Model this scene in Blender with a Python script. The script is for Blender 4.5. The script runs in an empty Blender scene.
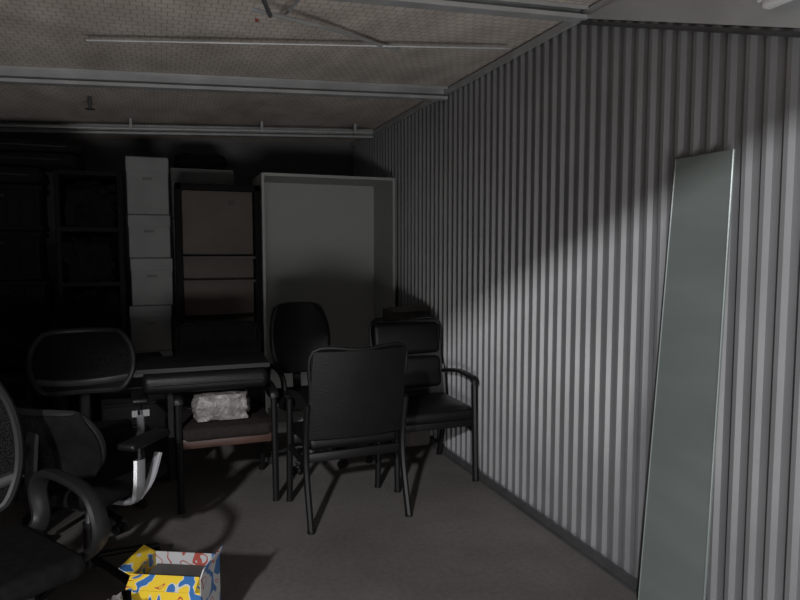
import bpy, bmesh, math, random
from mathutils import Vector, Matrix, noise
random.seed(4)
S=bpy.context.scene
S.view_settings.view_transform='Standard'
S.view_settings.look='None'
S.view_settings.exposure=0
W=1.885; H=2.55; YB=6.5; XL=-2.0; YF=-0.1

# ---------------------------------------------------------------- materials
def mat(name,col,rough=.6,metal=0.0,var=0.0,vscale=8.0,bump=0.0,bscale=60.0,spec=.5,stretch=None):
    m=bpy.data.materials.new(name); m.use_nodes=True
    nt=m.node_tree; N=nt.nodes; L=nt.links
    b=N['Principled BSDF']
    b.inputs['Base Color'].default_value=(*col,1); b.inputs['Roughness'].default_value=rough
    b.inputs['Metallic'].default_value=metal
    b.inputs['Specular IOR Level'].default_value=spec
    tc=N.new('ShaderNodeTexCoord'); src=tc.outputs['Object']
    if stretch:
        mp=N.new('ShaderNodeMapping'); mp.inputs['Scale'].default_value=stretch
        L.new(src,mp.inputs['Vector']); src=mp.outputs['Vector']
    if var>0:
        n=N.new('ShaderNodeTexNoise'); n.inputs['Scale'].default_value=vscale; n.inputs['Detail'].default_value=6
        L.new(src,n.inputs['Vector'])
        r=N.new('ShaderNodeValToRGB')
        r.color_ramp.elements[0].position=.3; r.color_ramp.elements[1].position=.7
        r.color_ramp.elements[0].color=(*[c*(1-var) for c in col],1)
        r.color_ramp.elements[1].color=(*[min(1,c*(1+var)) for c in col],1)
        L.new(n.outputs['Fac'],r.inputs['Fac']); L.new(r.outputs['Color'],b.inputs['Base Color'])
    if bump>0:
        n2=N.new('ShaderNodeTexNoise'); n2.inputs['Scale'].default_value=bscale; n2.inputs['Detail'].default_value=4
        L.new(src,n2.inputs['Vector'])
        bp=N.new('ShaderNodeBump'); bp.inputs['Strength'].default_value=bump; bp.inputs['Distance'].default_value=.01
        L.new(n2.outputs['Fac'],bp.inputs['Height']); L.new(bp.outputs['Normal'],b.inputs['Normal'])
    return m
M={}
M['wall']=mat('corrugated_steel',(.235,.235,.243),.42,.3,.1,3,.05,30)
M['wallback']=mat('painted_back_wall',(.16,.165,.17),.7,0,.1,2)
M['trim']=mat('galvanised_trim',(.10,.10,.105),.5,.4,.15,8)
M['galv']=mat('galvanised_purlin',(.46,.47,.48),.5,.3,.15,6)
M['lightgalv']=mat('flashing_steel',(.50,.51,.52),.5,.3,.1,4)
M['leather']=mat('black_leather',(.006,.006,.0065),.42,0,.2,10,.25,140,spec=.3)
M['blk']=mat('black_plastic',(.006,.006,.0065),.45,0,.1,10,spec=.35)
M['frame']=mat('dark_grey_chair_frame',(.011,.011,.012),.45,0,.1,10,spec=.35)
M['blkfab']=mat('black_fabric',(.007,.007,.0075),.9,0,.3,30,.3,300,spec=.1)
M['blkwood']=mat('black_laminate',(.006,.006,.0065),.7,0,.2,12,spec=.15)
M['crate']=mat('matte_black_crate',(.005,.005,.0055),.8,0,.2,12,spec=.1)
M['silver']=mat('silver_plastic',(.36,.36,.38),.35,.5,.05)
M['chrome']=mat('chrome_leg',(.4,.4,.42),.25,.9,.05)
M['whitelam']=mat('white_laminate',(.38,.39,.385),.6,0,.04,3)
M['whitebox']=mat('white_carton',(.25,.255,.26),.8,0,.10,6)
M['boxslot']=mat('carton_hand_slot',(.17,.17,.17),.8,0,.1,6)
M['brown']=mat('brown_board',(.11,.092,.082),.8,0,.15,5)
M['card']=mat('grey_card',(.085,.08,.075),.8,0,.2,6)
M['redwood']=mat('mahogany_rail',(.06,.028,.02),.45,0,.3,8,stretch=(1,8,8))
M['seatfab']=mat('maroon_seat_fabric',(.024,.019,.018),.95,0,.2,40,.3,300,spec=.1)
M['plastic']=mat('clear_wrap',(.19,.178,.17),.35,0,.45,30,.8,50)
M['paper']=mat('label_paper',(.35,.35,.35),.7,0,.05)
M['red']=mat('red_plastic',(.22,.04,.03),.5)
M['steelsheet']=mat('grey_green_sheet',(.17,.195,.186),.33,.15,.12,2.0,.03,20,stretch=(1,.6,3))
M['white']=mat('white_fixture',(.85,.86,.88),.4)

def mesh_mat():
    m=bpy.data.materials.new('chair_mesh_fabric'); m.use_nodes=True
    nt=m.node_tree;N=nt.nodes;L=nt.links
    b=N['Principled BSDF']; b.inputs['Base Color'].default_value=(.011,.011,.0115,1); b.inputs['Roughness'].default_value=.9
    b.inputs['Specular IOR Level'].default_value=.1
    t=N.new('ShaderNodeBsdfTransparent'); mx=N.new('ShaderNodeMixShader'); 
    tc=N.new('ShaderNodeTexCoord'); vo=N.new('ShaderNodeTexVoronoi'); vo.inputs['Scale'].default_value=220
    mt=N.new('ShaderNodeMath'); mt.operation='LESS_THAN'; mt.inputs[1].default_value=.50
    L.new(tc.outputs['Object'],vo.inputs['Vector']); L.new(vo.outputs['Distance'],mt.inputs[0])
    L.new(mt.outputs[0],mx.inputs['Fac']); L.new(b.outputs[0],mx.inputs[1]); L.new(t.outputs[0],mx.inputs[2])
    L.new(mx.outputs[0],N['Material Output'].inputs['Surface'])
    return m
M['mesh']=mesh_mat()

def floor_mat():
    m=bpy.data.materials.new('concrete_floor'); m.use_nodes=True
    nt=m.node_tree;N=nt.nodes;L=nt.links
    b=N['Principled BSDF']; b.inputs['Roughness'].default_value=.75; b.inputs['Specular IOR Level'].default_value=.25
    tc=N.new('ShaderNodeTexCoord')
    n1=N.new('ShaderNodeTexNoise'); n1.inputs['Scale'].default_value=1.3; n1.inputs['Detail'].default_value=5; n1.inputs['Roughness'].default_value=.55
    L.new(tc.outputs['Object'],n1.inputs['Vector'])
    r=N.new('ShaderNodeValToRGB'); e=r.color_ramp.elements
    e[0].position=.3; e[0].color=(.115,.106,.10,1); e[1].position=.72; e[1].color=(.195,.182,.173,1)
    L.new(n1.outputs['Fac'],r.inputs['Fac'])
    n2=N.new('ShaderNodeTexNoise'); n2.inputs['Scale'].default_value=40; n2.inputs['Detail'].default_value=5
    L.new(tc.outputs['Object'],n2.inputs['Vector'])
    r2=N.new('ShaderNodeValToRGB'); e=r2.color_ramp.elements
    e[0].position=.35; e[0].color=(.86,.86,.86,1); e[1].position=.62; e[1].color=(1,1,1,1)
    L.new(n2.outputs['Fac'],r2.inputs['Fac'])
    vo=N.new('ShaderNodeTexVoronoi'); vo.inputs['Scale'].default_value=3.2
    L.new(tc.outputs['Object'],vo.inputs['Vector'])
    r3=N.new('ShaderNodeValToRGB'); e=r3.color_ramp.elements
    e[0].position=.03; e[0].color=(.65,.65,.65,1); e[1].position=.08; e[1].color=(1,1,1,1)
    L.new(vo.outputs['Distance'],r3.inputs['Fac'])
    prev=r.outputs['Color']
    for x in (r2,r3):
        mx=N.new('ShaderNodeMix'); mx.data_type='RGBA'; mx.blend_type='MULTIPLY'; mx.inputs['Factor'].default_value=1
        L.new(prev,mx.inputs[6]); L.new(x.outputs['Color'],mx.inputs[7]); prev=mx.outputs[2]
    L.new(prev,b.inputs['Base Color'])
    bp=N.new('ShaderNodeBump'); bp.inputs['Strength'].default_value=.12; bp.inputs['Distance'].default_value=.01
    L.new(n2.outputs['Fac'],bp.inputs['Height']); L.new(bp.outputs['Normal'],b.inputs['Normal'])
    return m
M['floor']=floor_mat()

def ceil_mat():
    m=bpy.data.materials.new('insulation_with_wire_netting'); m.use_nodes=True
    nt=m.node_tree;N=nt.nodes;L=nt.links
    b=N['Principled BSDF']; b.inputs['Roughness'].default_value=.8; b.inputs['Specular IOR Level'].default_value=.2
    tc=N.new('ShaderNodeTexCoord')
    mp=N.new('ShaderNodeMapping'); mp.inputs['Scale'].default_value=(1,.45,1)
    L.new(tc.outputs['Object'],mp.inputs['Vector'])
    n1=N.new('ShaderNodeTexNoise'); n1.inputs['Scale'].default_value=5; n1.inputs['Detail'].default_value=7
    L.new(mp.outputs['Vector'],n1.inputs['Vector'])
    r=N.new('ShaderNodeValToRGB'); e=r.color_ramp.elements
    e[0].position=.3; e[0].color=(.56,.50,.455,1); e[1].position=.7; e[1].color=(.82,.75,.69,1)
    L.new(n1.outputs['Fac'],r.inputs['Fac'])
    br=N.new('ShaderNodeTexBrick'); br.offset=.5
    br.inputs['Color1'].default_value=(1,1,1,1); br.inputs['Color2'].default_value=(.95,.95,.95,1); br.inputs['Mortar'].default_value=(.6,.58,.56,1)
    br.inputs['Scale'].default_value=1; br.inputs['Mortar Size'].default_value=.0025; br.inputs['Brick Width'].default_value=.05; br.inputs['Row Height'].default_value=.05
    L.new(tc.outputs['Object'],br.inputs['Vector'])
    mx=N.new('ShaderNodeMix'); mx.data_type='RGBA'; mx.blend_type='MULTIPLY'; mx.inputs['Factor'].default_value=1
    L.new(r.outputs['Color'],mx.inputs[6]); L.new(br.outputs['Color'],mx.inputs[7])
    L.new(mx.outputs[2],b.inputs['Base Color'])
    bp=N.new('ShaderNodeBump'); bp.inputs['Strength'].default_value=.5; bp.inputs['Distance'].default_value=.04
    L.new(n1.outputs['Fac'],bp.inputs['Height']); L.new(bp.outputs['Normal'],b.inputs['Normal'])
    return m
M['ceil']=ceil_mat()

def print_mat(name,scale,stops,dist=1.2):
    m=bpy.data.materials.new(name); m.use_nodes=True
    nt=m.node_tree;N=nt.nodes;L=nt.links
    b=N['Principled BSDF']; b.inputs['Roughness'].default_value=.5
    tc=N.new('ShaderNodeTexCoord')
    n=N.new('ShaderNodeTexNoise'); n.inputs['Scale'].default_value=scale; n.inputs['Detail'].default_value=.5; n.inputs['Distortion'].default_value=dist
    L.new(tc.outputs['Object'],n.inputs['Vector'])
    r=N.new('ShaderNodeValToRGB'); cr=r.color_ramp; cr.interpolation='CONSTANT'
    cr.elements[0].position=0; cr.elements[0].color=(*stops[0][1],1)
    cr.elements[1].position=stops[1][0]; cr.elements[1].color=(*stops[1][1],1)
    for p,c in stops[2:]:
        x=cr.elements.new(p); x.color=(*c,1)
    L.new(n.outputs['Fac'],r.inputs['Fac']); L.new(r.outputs['Color'],b.inputs['Base Color'])
    return m
M['yellow']=print_mat('printed_snack_carton',13,[(0,(.03,.13,.36)),(.38,(.55,.55,.52)),(.41,(.72,.50,.03)),(.62,(.4,.06,.03)),(.645,(.7,.48,.04)),(.7,(.03,.12,.35))])
M['wb']=print_mat('printed_white_side',16,[(0,(.06,.15,.36)),(.42,(.5,.5,.51)),(.62,(.4,.08,.06)),(.65,(.5,.5,.51))],.4)

# ---------------------------------------------------------------- mesh builder
class B:
    def __init__(s,name): s.name=name; s.bm=bmesh.new(); s.mats=[]
    def mi(s,m):
        if m not in s.mats: s.mats.append(m)
        return s.mats.index(m)
    def box(s,c,size,m,rot=(0,0,0),bev=0,seg=2):
        t=bmesh.new(); bmesh.ops.create_cube(t,size=1)
        bmesh.ops.scale(t,vec=size,verts=t.verts)
        if bev>0: bmesh.ops.bevel(t,geom=t.edges[:],offset=min(bev,min(size)*.49),segments=seg,profile=.5,affect='EDGES')
        X=Matrix.Translation(c)@Matrix.Rotation(rot[2],4,'Z')@Matrix.Rotation(rot[1],4,'Y')@Matrix.Rotation(rot[0],4,'X')
        bmesh.ops.transform(t,matrix=X,verts=t.verts)
        s.merge(t,m)
    def merge(s,t,m):
        i=s.mi(m); mp={}
        for v in t.verts: mp[v]=s.bm.verts.new(v.co)
        for f in t.faces:
            try:
                g=s.bm.faces.new([mp[v] for v in f.verts]); g.material_index=i
            except ValueError: pass
        t.free()
    def cyl(s,a,b,r1,m,r2=None,seg=16):
        a=Vector(a);b=Vector(b); r2=r1 if r2 is None else r2
        t=bmesh.new(); bmesh.ops.create_cone(t,cap_ends=True,segments=seg,radius1=r1,radius2=r2,depth=(b-a).length)
        q=(b-a).to_track_quat('Z','Y')
        bmesh.ops.transform(t,matrix=Matrix.Translation((a+b)/2)@q.to_matrix().to_4x4(),verts=t.verts)
        s.merge(t,m)
    def tube(s,pts,r,m,r2=None,n=6,seg=8,closed=False,side=None):
        r2=r if r2 is None else r2
        P=[Vector(p) for p in pts]; out=[]; k=len(P)
        rng=range(k) if closed else range(k-1)
        for i in rng:
            if closed: p0,p1,p2,p3=P[i-1],P[i],P[(i+1)%k],P[(i+2)%k]
            else: p0,p1,p2,p3=P[max(i-1,0)],P[i],P[i+1],P[min(i+2,k-1)]
            for j in range(n):
                u=j/n
                out.append(.5*((2*p1)+(p2-p0)*u+(2*p0-5*p1+4*p2-p3)*u*u+(3*p1-p0-3*p2+p3)*u**3))
        if not closed: out.append(P[-1])
        t=bmesh.new(); rings=[]; c=len(out)
        nrm=None
        for i,p in enumerate(out):
            if closed: d=(out[(i+1)%c]-out[i-1]).normalized()
            else: d=(out[min(i+1,c-1)]-out[max(i-1,0)]).normalized()
            if nrm is None:
                ref=Vector(side) if side else (Vector((1,0,0)) if abs(d.x)<.9 else Vector((0,0,1)))
                nrm=(ref-d*ref.dot(d)).normalized()
            else: nrm=(nrm-d*nrm.dot(d)).normalized()
            bn=d.cross(nrm)
            rings.append([t.verts.new(p+nrm*math.cos(2*math.pi*a/seg)*r+bn*math.sin(2*math.pi*a/seg)*r2) for a in range(seg)])
        for i in range(c if closed else c-1):
            A=rings[i];Bq=rings[(i+1)%c]
            for a in range(seg): t.faces.new((A[a],A[(a+1)%seg],Bq[(a+1)%seg],Bq[a]))
        if not closed:
            t.faces.new(rings[0][::-1]); t.faces.new(rings[-1])
        s.merge(t,m)
    def slab(s,fn,nu,nv,th,m):
        t=bmesh.new(); F=[];K=[]
        for i in range(nu+1):
            a=[];b=[]
            for j in range(nv+1):
                u=i/nu;v=j/nv;p=Vector(fn(u,v)); e=1e-3
                du=Vector(fn(min(u+e,1),v))-Vector(fn(max(u-e,0),v)); dv=Vector(fn(u,min(v+e,1)))-Vector(fn(u,max(v-e,0)))
                nn=du.cross(dv)
                nn=nn.normalized() if nn.length>0 else Vector((0,1,0))
                a.append(t.verts.new(p+nn*th/2)); b.append(t.verts.new(p-nn*th/2))
            F.append(a);K.append(b)
        for i in range(nu):
            for j in range(nv):
                t.faces.new((F[i][j],F[i+1][j],F[i+1][j+1],F[i][j+1]))
                t.faces.new((K[i][j],K[i][j+1],K[i+1][j+1],K[i+1][j]))
        for i in range(nu):
            t.faces.new((F[i][0],K[i][0],K[i+1][0],F[i+1][0])); t.faces.new((F[i][nv],F[i+1][nv],K[i+1][nv],K[i][nv]))
        for j in range(nv):
            t.faces.new((F[0][j],F[0][j+1],K[0][j+1],K[0][j])); t.faces.new((F[nu][j],K[nu][j],K[nu][j+1],F[nu][j+1]))
        s.merge(t,m)
    def poly(s,verts,faces,m):
        t=bmesh.new(); vs=[t.verts.new(v) for v in verts]
        for f in faces: t.faces.new([vs[i] for i in f])
        s.merge(t,m)
    def lump(s,c,size,m,amp=.15,freq=9,sub=4,seed=0):
        t=bmesh.new(); bmesh.ops.create_cube(t,size=1)
        bmesh.ops.subdivide_edges(t,edges=t.edges[:],cuts=10,use_grid_fill=True)
        for v in t.verts:
            p=v.co.copy(); q=p.normalized()*.5
            p=p.lerp(q,.45)
            n=noise.noise(Vector(p)*freq+Vector((seed,0,0)))
            p*=1+amp*n
            v.co=Vector((p.x*size[0],p.y*size[1],max(p.z,-.42)*size[2]))+Vector(c)
        s.merge(t,m)
    def done(s,loc=(0,0,0),rz=0,smooth=True):
        bmesh.ops.recalc_face_normals(s.bm,faces=s.bm.faces)
        me=bpy.data.meshes.new(s.name); s.bm.to_mesh(me); s.bm.free()
        for k in s.mats: me.materials.append(M[k])
        if smooth:
            for p in me.polygons: p.use_smooth=True
            me.set_sharp_from_angle(angle=math.radians(35))
        o=bpy.data.objects.new(s.name,me); bpy.context.collection.objects.link(o)
        o.location=loc; o.rotation_euler=(0,0,rz); return o

# ---------------------------------------------------------------- room
b=B('floor'); b.box((0,0,0),(W-XL+1.2,YB-YF+4.5,.1),'floor'); o=b.done(((W+XL)/2,(YB+YF)/2-1.5,-.05),smooth=False)

def zc(x): return H+.045*(x-W)
b=B('ceiling')
x0,x1=XL-.1,W+.4
v=[]
for x in (x0,x1):
    for y in (YF-.1,YB+.1):
        for dz in (.02,.08): v.append((x,y,zc(x)+dz))
b.poly(v,[(0,2,6,4),(1,5,7,3),(0,1,3,2),(4,6,7,5),(0,4,5,1),(2,3,7,6)],'ceil'); b.done(smooth=False)

def corr(name,length,height,period=.078,depth=.019,material='wall'):
    b=B(name); prof=[]; y=0
    while y<length:
        for dy,dx in ((0,0),(period*.50,0),(period*.63,-depth),(period*.84,-depth),(period*.97,0)):
            if y+dy<length: prof.append((dx,y+dy))
        y+=period
    prof.append((0,length))
    vs=[];fs=[];n=len(prof)
    for z in (0,height):
        for dx,yy in prof: vs.append((dx,yy,z))
    for z in (0,height):
        for dx,yy in prof: vs.append((.03,yy,z))
    for i in range(n-1):
        fs.append((i,i+1,n+i+1,n+i)); fs.append((2*n+i,3*n+i,3*n+i+1,2*n+i+1))
        fs.append((n+i,n+i+1,3*n+i+1,3*n+i)); fs.append((i,2*n+i,2*n+i+1,i+1))
    fs.append((0,n,3*n,2*n)); fs.append((n-1,3*n-1,4*n-1,2*n-1))
    b.poly(vs,fs,material); return b
o=corr('wall_right',YB-YF,H+.02).done((W+.01,YF,0),smooth=False)
b=B('wall_back'); b.box((0,0,0),(W-XL+.1,.08,H+.1),'wallback'); b.done(((W+XL)/2,YB+.04,(H+.1)/2),smooth=False)
o=corr('wall_left',YB-YF,2.4).done((XL,YB,0),rz=math.pi,smooth=False)
b=B('wall_front')
b.box(((W+XL)/2,YF,2.535),(W-XL+.1,.06,.18),'wallback')
b.box((XL+.12,YF,1.22),(.26,.06,2.44),'wallback')
b.done(smooth=False)
b=B('baseboard_right'); b.box((0,0,0),(.012,YB-YF-.02,.05),'trim'); b.box((-.01,0,-.02),(.025,YB-YF-.02,.006),'trim'); b.done((W-.022,(YB+YF)/2,.026),smooth=False)
b=B('trim_1'); b.box((0,0,0),(.02,YB-YF-.02,.035),'galv'); b.done((W-.02,(YB+YF)/2,H-.01),smooth=False)

for i,(y,hh) in enumerate(((.95,.09),(2.555,.06),(4.09,.085),(5.75,.075))):
    b=B('ceiling_purlin')
    L=W-XL-.06; t=.004
    b.box((0,.03,0),(L,t,hh),'galv'); b.box((0,0,hh/2-t/2),(L,.06,t),'galv'); b.box((0,0,-hh/2+t/2),(L,.06,t),'galv')
    b.box((0,-.03,-hh/2+.01),(L,t,.018),'galv'); b.box((0,-.03,hh/2-.01),(L,t,.018),'galv')
    o=b.done(((W+XL)/2,y,zc((W+XL)/2)-hh/2+.018),smooth=False); o.rotation_euler=(0,-math.atan(.045),0)
b=B('ceiling_cross_bracing')
b.tube([(-.3,3.35,2.42),(1.75,3.05,2.515)],.007,'galv',n=1)
b.tube([(.35,2.56,2.37),(.75,2.9,2.45),(1.2,3.25,2.50)],.008,'galv',n=1)
b.tube([(.30,2.35,2.47),(.42,2.58,2.36)],.009,'trim',n=1)
b.tube([(.62,2.1,2.47),(.52,2.9,2.47)],.007,'galv',n=1)
b.box((.37,2.6,2.345),(.012,.012,.01),'red')
b.done()
b=B('electrical_conduit'); b.tube([(XL+.05,5.45,zc(XL)-.06),(W-.12,5.45,zc(W)-.06)],.012,'galv',n=1)
for x in (-1.2,-.2,.8,1.6): b.box((x,5.45,zc(x)-.03),(.02,.04,.09),'galv')
b.done()
b=B('sprinkler_head'); x,y=-.42,4.75; z=zc(x)
b.cyl((x,y,z+.02),(x,y,z-.06),.012,'trim'); b.cyl((x,y,z-.06),(x,y,z-.065),.03,'trim'); b.done()
b=B('door_header_flashing'); xx=W-.03
b.poly([(xx,2.56,2.52),(xx,1.0,1.965),(xx,1.0,2.5),(xx-.01,2.56,2.52),(xx-.01,1.0,1.965),(xx-.01,1.0,2.5)],
  [(0,1,2),(3,5,4),(0,3,4,1),(1,4,5,2),(2,5,3,0)],'lightgalv')
b.tube([(xx-.012,2.56,2.50),(xx-.012,1.0,1.945)],.009,'trim',n=1,seg=4)
b.done(smooth=False)
b=B('door_light_fixture'); b.box((0,0,0),(.06,.30,.07),'white',bev=.01); b.box((-.01,0,-.045),(.04,.26,.03),'white',bev=.012); b.done((W-.075,1.42,2.265))

# ---------------------------------------------------------------- leaning sheet
b=B('leaning_metal_sheet')
tl=Vector((W-.018,1.965,1.80)); tr=Vector((W-.018,1.70,1.80)); bl=Vector((1.765,1.985,.004)); br=Vector((1.765,1.665,.004))
off=Vector((-.008,0,0))
b.poly([tl,tr,br,bl,tl+off,tr+off,br+off,bl+off],[(0,1,2,3),(7,6,5,4),(0,4,5,1),(1,5,6,2),(2,6,7,3),(3,7,4,0)],'steelsheet')
for p,q in ((tl,bl),(tr,br)):
    b.tube([p+off*1.2,q+off*1.2],.003,'steelsheet',n=1,seg=4)
b.done(smooth=False)

# ---------------------------------------------------------------- back furniture
def carton(name,size,m,loc,rz=0,label=False):
    b=B(name); w,d,h=size
    b.box((0,0,h/2),(w,d,h),m,bev=.004,seg=1)
    b.box((0,0,h*.86),(w+.008,d+.008,h*.26),m,bev=.003,seg=1)
    b.box((0,-d/2-.003,h*.62),(.07,.006,.02),'boxslot',bev=.002)
    b.done(loc,rz)
b=B('white_cabinet'); w,d,h,t=1.09,.52,2.05,.022
b.box((-w/2+t/2,0,h/2),(t,d,h),'whitelam',bev=.002,seg=1); b.box((w/2-t/2,0,h/2),(t,d,h),'whitelam',bev=.002,seg=1)
b.box((0,0,h-t/2),(w-2*t,d,t),'whitelam'); b.box((0,0,.08),(w-2*t,d,t),'whitelam'); b.box((0,-d/2+.03,.035),(w-2*t,.02,.07),'whitelam')
b.box((0,d/2-.006,h/2+.04),(w-2*t,.01,h-.1),'whitelam')
b.done((1.275,5.28,0),0)
b=B('black_bookcase'); w,d,h,t=.62,.34,1.95,.045
b.box((-w/2+t/2,0,h/2),(t,d,h),'blkwood',bev=.003); b.box((w/2-t/2,0,h/2),(t,d,h),'blkwood',bev=.003)
b.box((0,0,h-t/2),(w,d,t),'blkwood',bev=.003); b.box((0,0,.05),(w,d,.1),'blkwood')
for z in (.5,.95,1.22,1.40): b.box((0,-.05,z),(w-2*t,d-.12,.02),'blkwood' if z<1 else 'card')
b.box((0,-.07,1.665),(w-2*t-.01,.02,.49),'brown'); b.box((0,-.07,1.31),(w-2*t-.01,.02,.16),'brown'); b.box((0,-.07,1.085),(w-2*t-.01,.02,.25),'brown'); b.box((0,-.07,.73),(w-2*t-.01,.02,.42),'brown')
b.box((.1,-.082,1.82),(.05,.002,.04),'card')
b.done((.41,5.2,0),0)
z=0
for hh in (.34,.35,.35,.36,.325,.43):
    carton('white_storage_box',(.29,.36,hh-.004),'whitebox',(-.085+random.uniform(-.008,.008),5.38,z),random.uniform(-.03,.03)); z+=hh
z=0
for hh in (.42,.43,.44,.43,.42):
    carton('archive_carton',(.50,.36,hh-.004),'whitebox',(.34+random.uniform(-.01,.01),5.85,z),random.uniform(-.02,.02)); z+=hh
b=B('folded_black_tarp'); b.lump((0,0,.06),(.42,.28,.14),'blkfab',.25,7); b.done((.33,5.85,z+.002))

def black_shelf(name,w,d,h,loc,shelves,rz=0):
    b=B(name); t=.03
    b.box((-w/2+t/2,0,h/2),(t,d,h),'blkwood',bev=.003); b.box((w/2-t/2,0,h/2),(t,d,h),'blkwood',bev=.003)
    b.box((0,0,h-t/2),(w-2*t,d,t),'blkwood'); b.box((0,d/2-.01,h/2),(w-2*t,.02,h-2*t),'blkwood')
    for i in range(shelves):
        zz=.08+i*(h-.1)/shelves; b.box((0,0,zz),(w-2*t,d-.01,t),'blkwood')
        hh=(h-.1)/shelves
        b.lump((random.uniform(-.03,.03),-.02,zz+t/2+hh*.38),((w-2*t)*.95,d*.85,hh*.95),'blkfab',.3,6,seed=i*3.1)
    b.done(loc,rz)
black_shelf('black_storage_shelf',.42,.4,2.0,(-.465,5.12,0),5)
z=0
for i,hh in enumerate((.32,.32,.32,.30,.32,.30)):
    b=B('black_plastic_crate'); w,d=.58,.42
    b.box((0,0,hh/2),(w-.03,d-.03,hh-.006),'crate',bev=.012)
    b.box((0,0,hh-.02),(w,d,.034),'crate',bev=.006); b.box((0,0,.02),(w-.015,d-.015,.03),'crate',bev=.005)
    for k in range(-3,4): b.box((k*.08,-d/2+.012,hh/2),(.012,.016,hh-.06),'crate',bev=.003)
    b.box((0,-d/2+.006,hh-.075),(.16,.016,.03),'blkwood',bev=.006)
    b.done((-1.02+random.uniform(-.025,.025),4.93,z),random.uniform(-.05,.05)); z+=hh
def cushion(loc,rz,w,d,h):
    b=B('black_sofa_cushion'); b.box((0,0,h/2),(w,d,h),'blkfab',bev=h*.42,seg=4)
    b.tube([(-w*.45,-d*.48,h/2),(0,-d/2-.003,h/2),(w*.45,-d*.48,h/2)],.006,'leather'); b.done(loc,rz)
cushion((-1.02,4.93,1.885),.04,.60,.42,.11)
cushion((-.90,4.98,2.005),-.05,.80,.40,.09)
cushion((-.86,5.0,2.10),.06,.74,.38,.085)
z=0
for hh in (.45,.45,.45,.45):
    carton('white_storage_box',(.36,.36,hh-.004),'whitebox',(-1.55,5.0,z)); z+=hh

b=B('black_desk'); b.box((0,0,.735),(1.0,.6,.03),'blkwood',bev=.006)
for sx in (-.46,.46): b.box((sx,0,.36),(.03,.55,.72),'blkwood',bev=.004)
b.box((0,.24,.5),(.9,.02,.4),'blkwood'); b.done((-1.18,4.3,0))
b=B('black_office_bag'); b.lump((0,0,.1),(.6,.3,.25),'blkfab',.3,5,seed=9); b.done((-1.03,4.3,.755))

b=B('filing_cabinet'); b.box((0,0,.39),(.38,.42,.76),'blkwood',bev=.006)
for zz in (.15,.40,.64):
    b.box((0,-.215,zz),(.35,.016,.22),'blkwood',bev=.004); b.box((0,-.226,zz-.02),(.12,.012,.015),'blk',bev=.003)
b.box((.06,-.2245,.70),(.13,.002,.03),'paper'); b.box((.03,-.2245,.46),(.10,.002,.04),'paper'); b.box((0,0,.005),(.34,.38,.01),'blk')
b.done((-.2,4.38,0),.1)

# ---------------------------------------------------------------- chairs
def guest_chair(name,loc,rz,w=.56,d=.54,back=.93,cush=2,seatm='leather',railm='blk',backm='leather',armz=.65):
    b=B(name); hx=w/2-.0175
    yf=-d/2; yb=d/2
    for sx in (-1,1):
        x=sx*hx
        b.tube([(x,yf+.02,0),(x,yf+.035,.3),(x,yf+.05,armz-.04)],.019,'blk',.022,n=3,seg=8)
        b.tube([(x,yb+.03,0),(x,yb-.05,.28),(x,yb-.06,.46),(x,yb-.02,.66)],.018,'blk',.024,n=4,seg=8)
        b.tube([(x,yf+.03,armz-.035),(x,yf+.06,armz),(x,0,armz+.01),(x,yb-.04,armz-.03)],.026,'blk',.014,n=5,seg=10,side=(1,0,0))
        b.box((x,-.0,.33),(.022,d-.1,.035),'blk',bev=.004)
        b.cyl((x,yf+.02,0),(x,yf+.02,.012),.021,'blk'); b.cyl((x,yb+.03,0),(x,yb+.03,.012),.021,'blk')
    b.box((0,yf+.055,.375),(w-.07,.03,.055),railm,bev=.006); b.box((0,yb-.075,.36),(w-.07,.025,.05),railm,bev=.005)
    sw=w-.075
    def seat(u,v): 
        x=(u-.5)*sw; y=yf+.03+v*(d-.11)
        return (x,y,.445+.018*(1-(2*u-1)**4)*(1-(2*v-1)**4)-.01*(1 if v<.06 else 0))
    b.box((0,-.03,.43),(sw,d-.08,.075),seatm,bev=.03,seg=4)
    b.slab(seat,10,10,.05,seatm)
    z0=.50; zs=[]
    bw=w-.055
    def backf(za,zb,bulge):
        def f(u,v):
            z=za+v*(zb-za); x=(u-.5)*bw*(1-.05*((z-z0)/(back-z0)))
            y=yb-.055+.16*(z-z0)+.03*(1-(2*u-1)**2)
            return (x,y,z)
        return f
    b.slab(backf(z0-.03,back,0),10,8,.035,backm)
    if cush:
        n=cush; hh=(back-z0-.01)/n
        for i in range(n):
            za=z0+.005+i*hh; zm=za+hh/2
            y=yb-.055+.16*(zm-z0)+.005
            b.box((0,y,zm),(bw*.96,.07,hh-.012),backm,rot=(-.16,0,0),bev=.034,seg=4)
    f=backf(z0-.03,back,0)
    b.tube([f(0,0),f(0,.5),f(0,1),f(.5,1),f(1,1),f(1,.5),f(1,0)],.011,backm,n=5)
    return b.done(loc,rz)

def star_base(b,m='blk',r=.29,rot=0.3):
    b.cyl((0,0,.07),(0,0,.13),.035,m); b.cyl((0,0,.12),(0,0,.27),.026,'blk'); b.cyl((0,0,.26),(0,0,.40),.016,'chrome')
    for i in range(5):
        a=rot+i*2*math.pi/5; c,s_=math.cos(a),math.sin(a)
        b.tube([(c*.02,s_*.02,.11),(c*r*.5,s_*r*.5,.098),(c*r,s_*r,.075)],.020,m,.013,n=3,seg=8,side=(-s_,c,0))
        b.cyl((c*r,s_*r,.08),(c*r,s_*r,.045),.008,'blk')
        for k in (-1,1):
            p=Vector((c*r-s_*k*.014,s_*r+c*k*.014,.027)); q=p+Vector((-s_*k*.014,c*k*.014,0))
            b.cyl(p,q,.027,'blk',seg=14)
        b.box((c*r,s_*r,.05),(.03,.03,.016),'blk',rot=(0,0,a),bev=.005)

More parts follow.
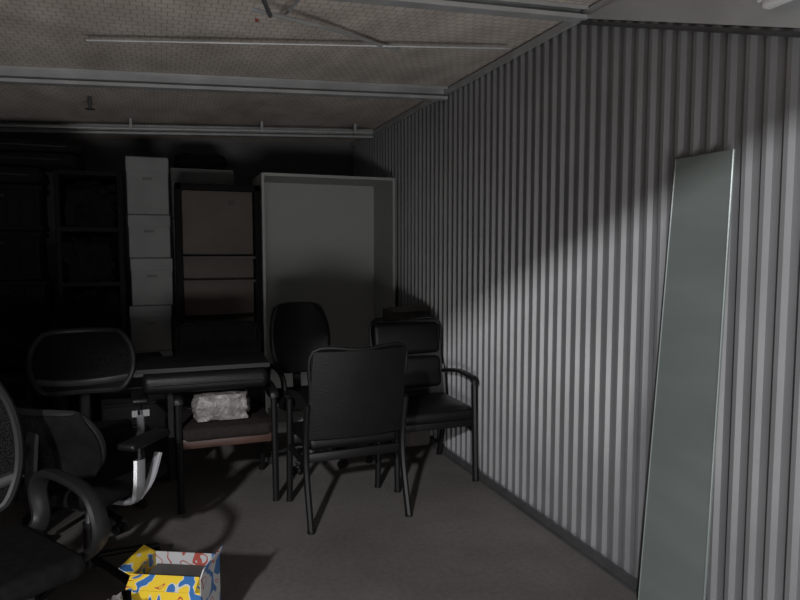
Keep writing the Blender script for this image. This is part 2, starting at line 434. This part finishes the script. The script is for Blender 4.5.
def office_chair(name,loc,rz,top=1.0,arm='T',base='blk',armm='silver',bw=.48,backm='mesh',band=True,zlow=.55,ax=.285,sw=.49,br=.29):
    b=B(name); star_base(b,base,br)
    b.box((0,.02,.40),(.20,.26,.04),'blk',bev=.01)
    b.box((0,-.01,.455),(sw,.47,.075),'blkfab',bev=.034,seg=4)
    b.box((0,-.20,.45),(sw-.03,.10,.06),'blkfab',bev=.028,seg=4)
    def bf(u,v):
        z=zlow+v*(top-zlow); tt=2*u-1
        wv=bw/2*(1-.16*abs(2*v-1)**3) 
        sq=(1-abs(tt)**4*.10*abs(2*v-1)**2)
        zz=zlow+(top-zlow)*(.5+(v-.5)*(1-.10*tt**4))
        return (tt*wv*sq,.23+.06*(v)**2*1.2-.05*tt*tt,zz)
    b.slab(bf,12,10,.006 if backm=='mesh' else .05,backm)
    per=[bf(u/6,0) for u in range(6)]+[bf(1,v/5) for v in range(5)]+[bf(1-u/6,1) for u in range(6)]+[bf(0,1-v/5) for v in range(5)]
    b.tube(per,.017,'frame',.015,n=3,closed=True)
    if band:
        b.tube([bf(.02,.2),bf(.25,.17),bf(.5,.15),bf(.75,.17),bf(.98,.2)],.024,'frame',.012,n=4)
    b.tube([(0,.08,.39),(0,.26,.40),(0,.30,.52),(0,.29,.70),(0,.27,.78)],.03,'frame',.013,n=4)
    if top>.9: b.tube([(-.16,.245,.80),(0,.285,.72),(.16,.245,.80)],.016,'frame',n=4)
    for sx in (-1,1):
        x=sx*ax
        if arm=='T':
            b.tube([(sx*.12,.03,.395),(sx*.25,.03,.40),(x,.04,.46),(x,.03,.58)],.032,armm,.014,n=4,side=(0,1,0))
            b.tube([(x,-.10,.57),(x,-.04,.47),(x-sx*.02,.02,.41)],.020,armm,.012,n=4)
            b.tube([(x,.02,.54),(x,.02,.64)],.018,'blk',.012,n=1,side=(0,1,0))
            b.box((x,-.01,.655),(.085,.26,.03),'blk',bev=.013,seg=3)
        elif arm=='loop':
            rr=.032 if backm=='mesh' else .018
            b.tube([(sx*.18,.12,.41),(x,.16,.48),(x,.17,.60),(x,.10,.67),(x,-.08,.675),(x,-.20,.64),(x,-.24,.54),(x,-.16,.45),(sx*.18,-.10,.41)],rr,'frame' if backm=='mesh' else 'blk',.018,n=5,seg=10,side=(1,0,0))
    return b.done(loc,rz)

guest_chair('leather_guest_chair',(.945,3.43,0),math.pi+.05,w=.585,d=.46,back=.94,cush=0)
guest_chair('leather_armchair',(1.56,3.80,0),.0,w=.56,d=.56,back=.97,cush=2)
guest_chair('wood_rail_guest_chair',(.325,3.92,0),0,w=.56,d=.56,back=.97,cush=0,seatm='seatfab',railm='redwood',backm='blkfab',armz=.64)
b=B('plastic_wrapped_bundle'); b.lump((0,0,.07),(.32,.22,.17),'plastic',.15,6,seed=2); b.done((.30,3.80,.492))
b=B('black_seat_pad'); b.box((0,0,.055),(.68,.40,.11),'leather',bev=.04,seg=4); b.tube([(-.31,-.195,.055),(0,-.2,.055),(.31,-.195,.055)],.006,'leather'); b.done((.22,3.86,.667))
b=B('black_panel'); b.box((0,0,.012),(.72,.34,.022),'blkwood',bev=.003); b.box((0,-.171,.012),(.72,.003,.024),'blk'); o=b.done((.21,3.88,.79),.0); o.rotation_euler=(.05,0,0)

office_chair('mesh_office_chair',(-.42,3.72,0),.05,top=1.0,arm='T',armm='silver',zlow=.66,bw=.52)
office_chair('mesh_office_chair',(-.33,3.02,0),math.pi-.6,top=.83,arm='T',armm='silver',backm='blkfab',zlow=.56)
office_chair('mesh_office_chair',(-.58,2.25,0),.6,top=1.03,arm='loop',backm='mesh')
office_chair('swivel_task_chair',(.925,4.27,0),.1,top=1.07,arm='loop',base='chrome',backm='leather',bw=.41,zlow=.6,band=False,ax=.245,sw=.43,br=.265)
office_chair('mesh_office_chair',(-1.25,3.4,0),-.3,top=1.0,arm='T')

b=B('grey_cardboard_box'); b.box((0,0,.51),(.30,.22,1.02),'card',bev=.004,seg=1); b.box((0,-.112,.51),(.03,.002,1.0),'brown'); b.box((0,-.09,1.025),(.3,.1,.006),'card',rot=(.3,0,0)); b.done((1.70,4.45,0),0)

b=B('snack_carton'); w,d,h,t=.25,.18,.31,.004
b.box((0,-d/2,h/2),(w,t,h),'yellow'); b.box((0,d/2,h/2),(w,t,h),'wb'); b.box((-w/2,0,h/2),(t,d,h),'yellow'); b.box((w/2,0,h/2),(t,d,h),'wb'); b.box((0,0,t/2),(w,d,t),'card')
b.box((0,-d/2-.022,h-.014),(w,.055,t),'yellow',rot=(.7,0,0)); b.box((-w/2-.024,0,h+.010),(t,d,.05),'yellow',rot=(0,-1.1,0)); b.box((w/2+.008,0,h+.014),(t,d,.04),'wb',rot=(0,.35,0))
b.box((0,0,.26),(w-.03,d-.03,.02),'card')
b.done((.02,2.40,0),-.45)
b=B('plastic_bag'); b.lump((0,0,.15),(.13,.13,.30),'plastic',.4,6,seed=5); b.done((-.19,2.2,0))

# ---------------------------------------------------------------- lights
def area(name,loc,target,size,power,col=(1,1,1),sy=None):
    l=bpy.data.lights.new(name,'AREA'); l.energy=power; l.size=size; l.color=col
    if sy: l.shape='RECTANGLE'; l.size_y=sy
    o=bpy.data.objects.new(name,l); bpy.context.collection.objects.link(o)
    o.location=loc; o.rotation_euler=(Vector(target)-Vector(loc)).to_track_quat('-Z','Y').to_euler(); return o
area('yard_floodlight',(-3.0,-4.0,3.85),(1.5,2.5,.8),.26,430,(.97,.98,1))
area('ceiling_bounce_fill',(.1,-.95,.12),(-.9,1.2,2.4),2.0,88,(1,.975,.95),.9)  # added unseen lamp brightening the ceiling, in place of light bounced off outside ground
wd=bpy.data.worlds.new('World'); S.world=wd; wd.use_nodes=True
bg=wd.node_tree.nodes['Background']; bg.inputs[0].default_value=(.55,.62,.75,1); bg.inputs[1].default_value=.08

# ---------------------------------------------------------------- camera
th=math.radians(20.35); ph=math.radians(4.38)
F=Vector((math.sin(th)*math.cos(ph),math.cos(th)*math.cos(ph),-math.sin(ph)))
R=Vector((math.cos(th),-math.sin(th),0)); U=R.cross(F)
c=bpy.data.cameras.new('camera'); c.sensor_width=36; c.lens=28.8; c.clip_start=.05
co=bpy.data.objects.new('camera',c); bpy.context.collection.objects.link(co)
m3=Matrix((R,U,-F)).transposed(); co.matrix_world=Matrix.Translation((0,0,1.45))@m3.to_4x4()
S.camera=co
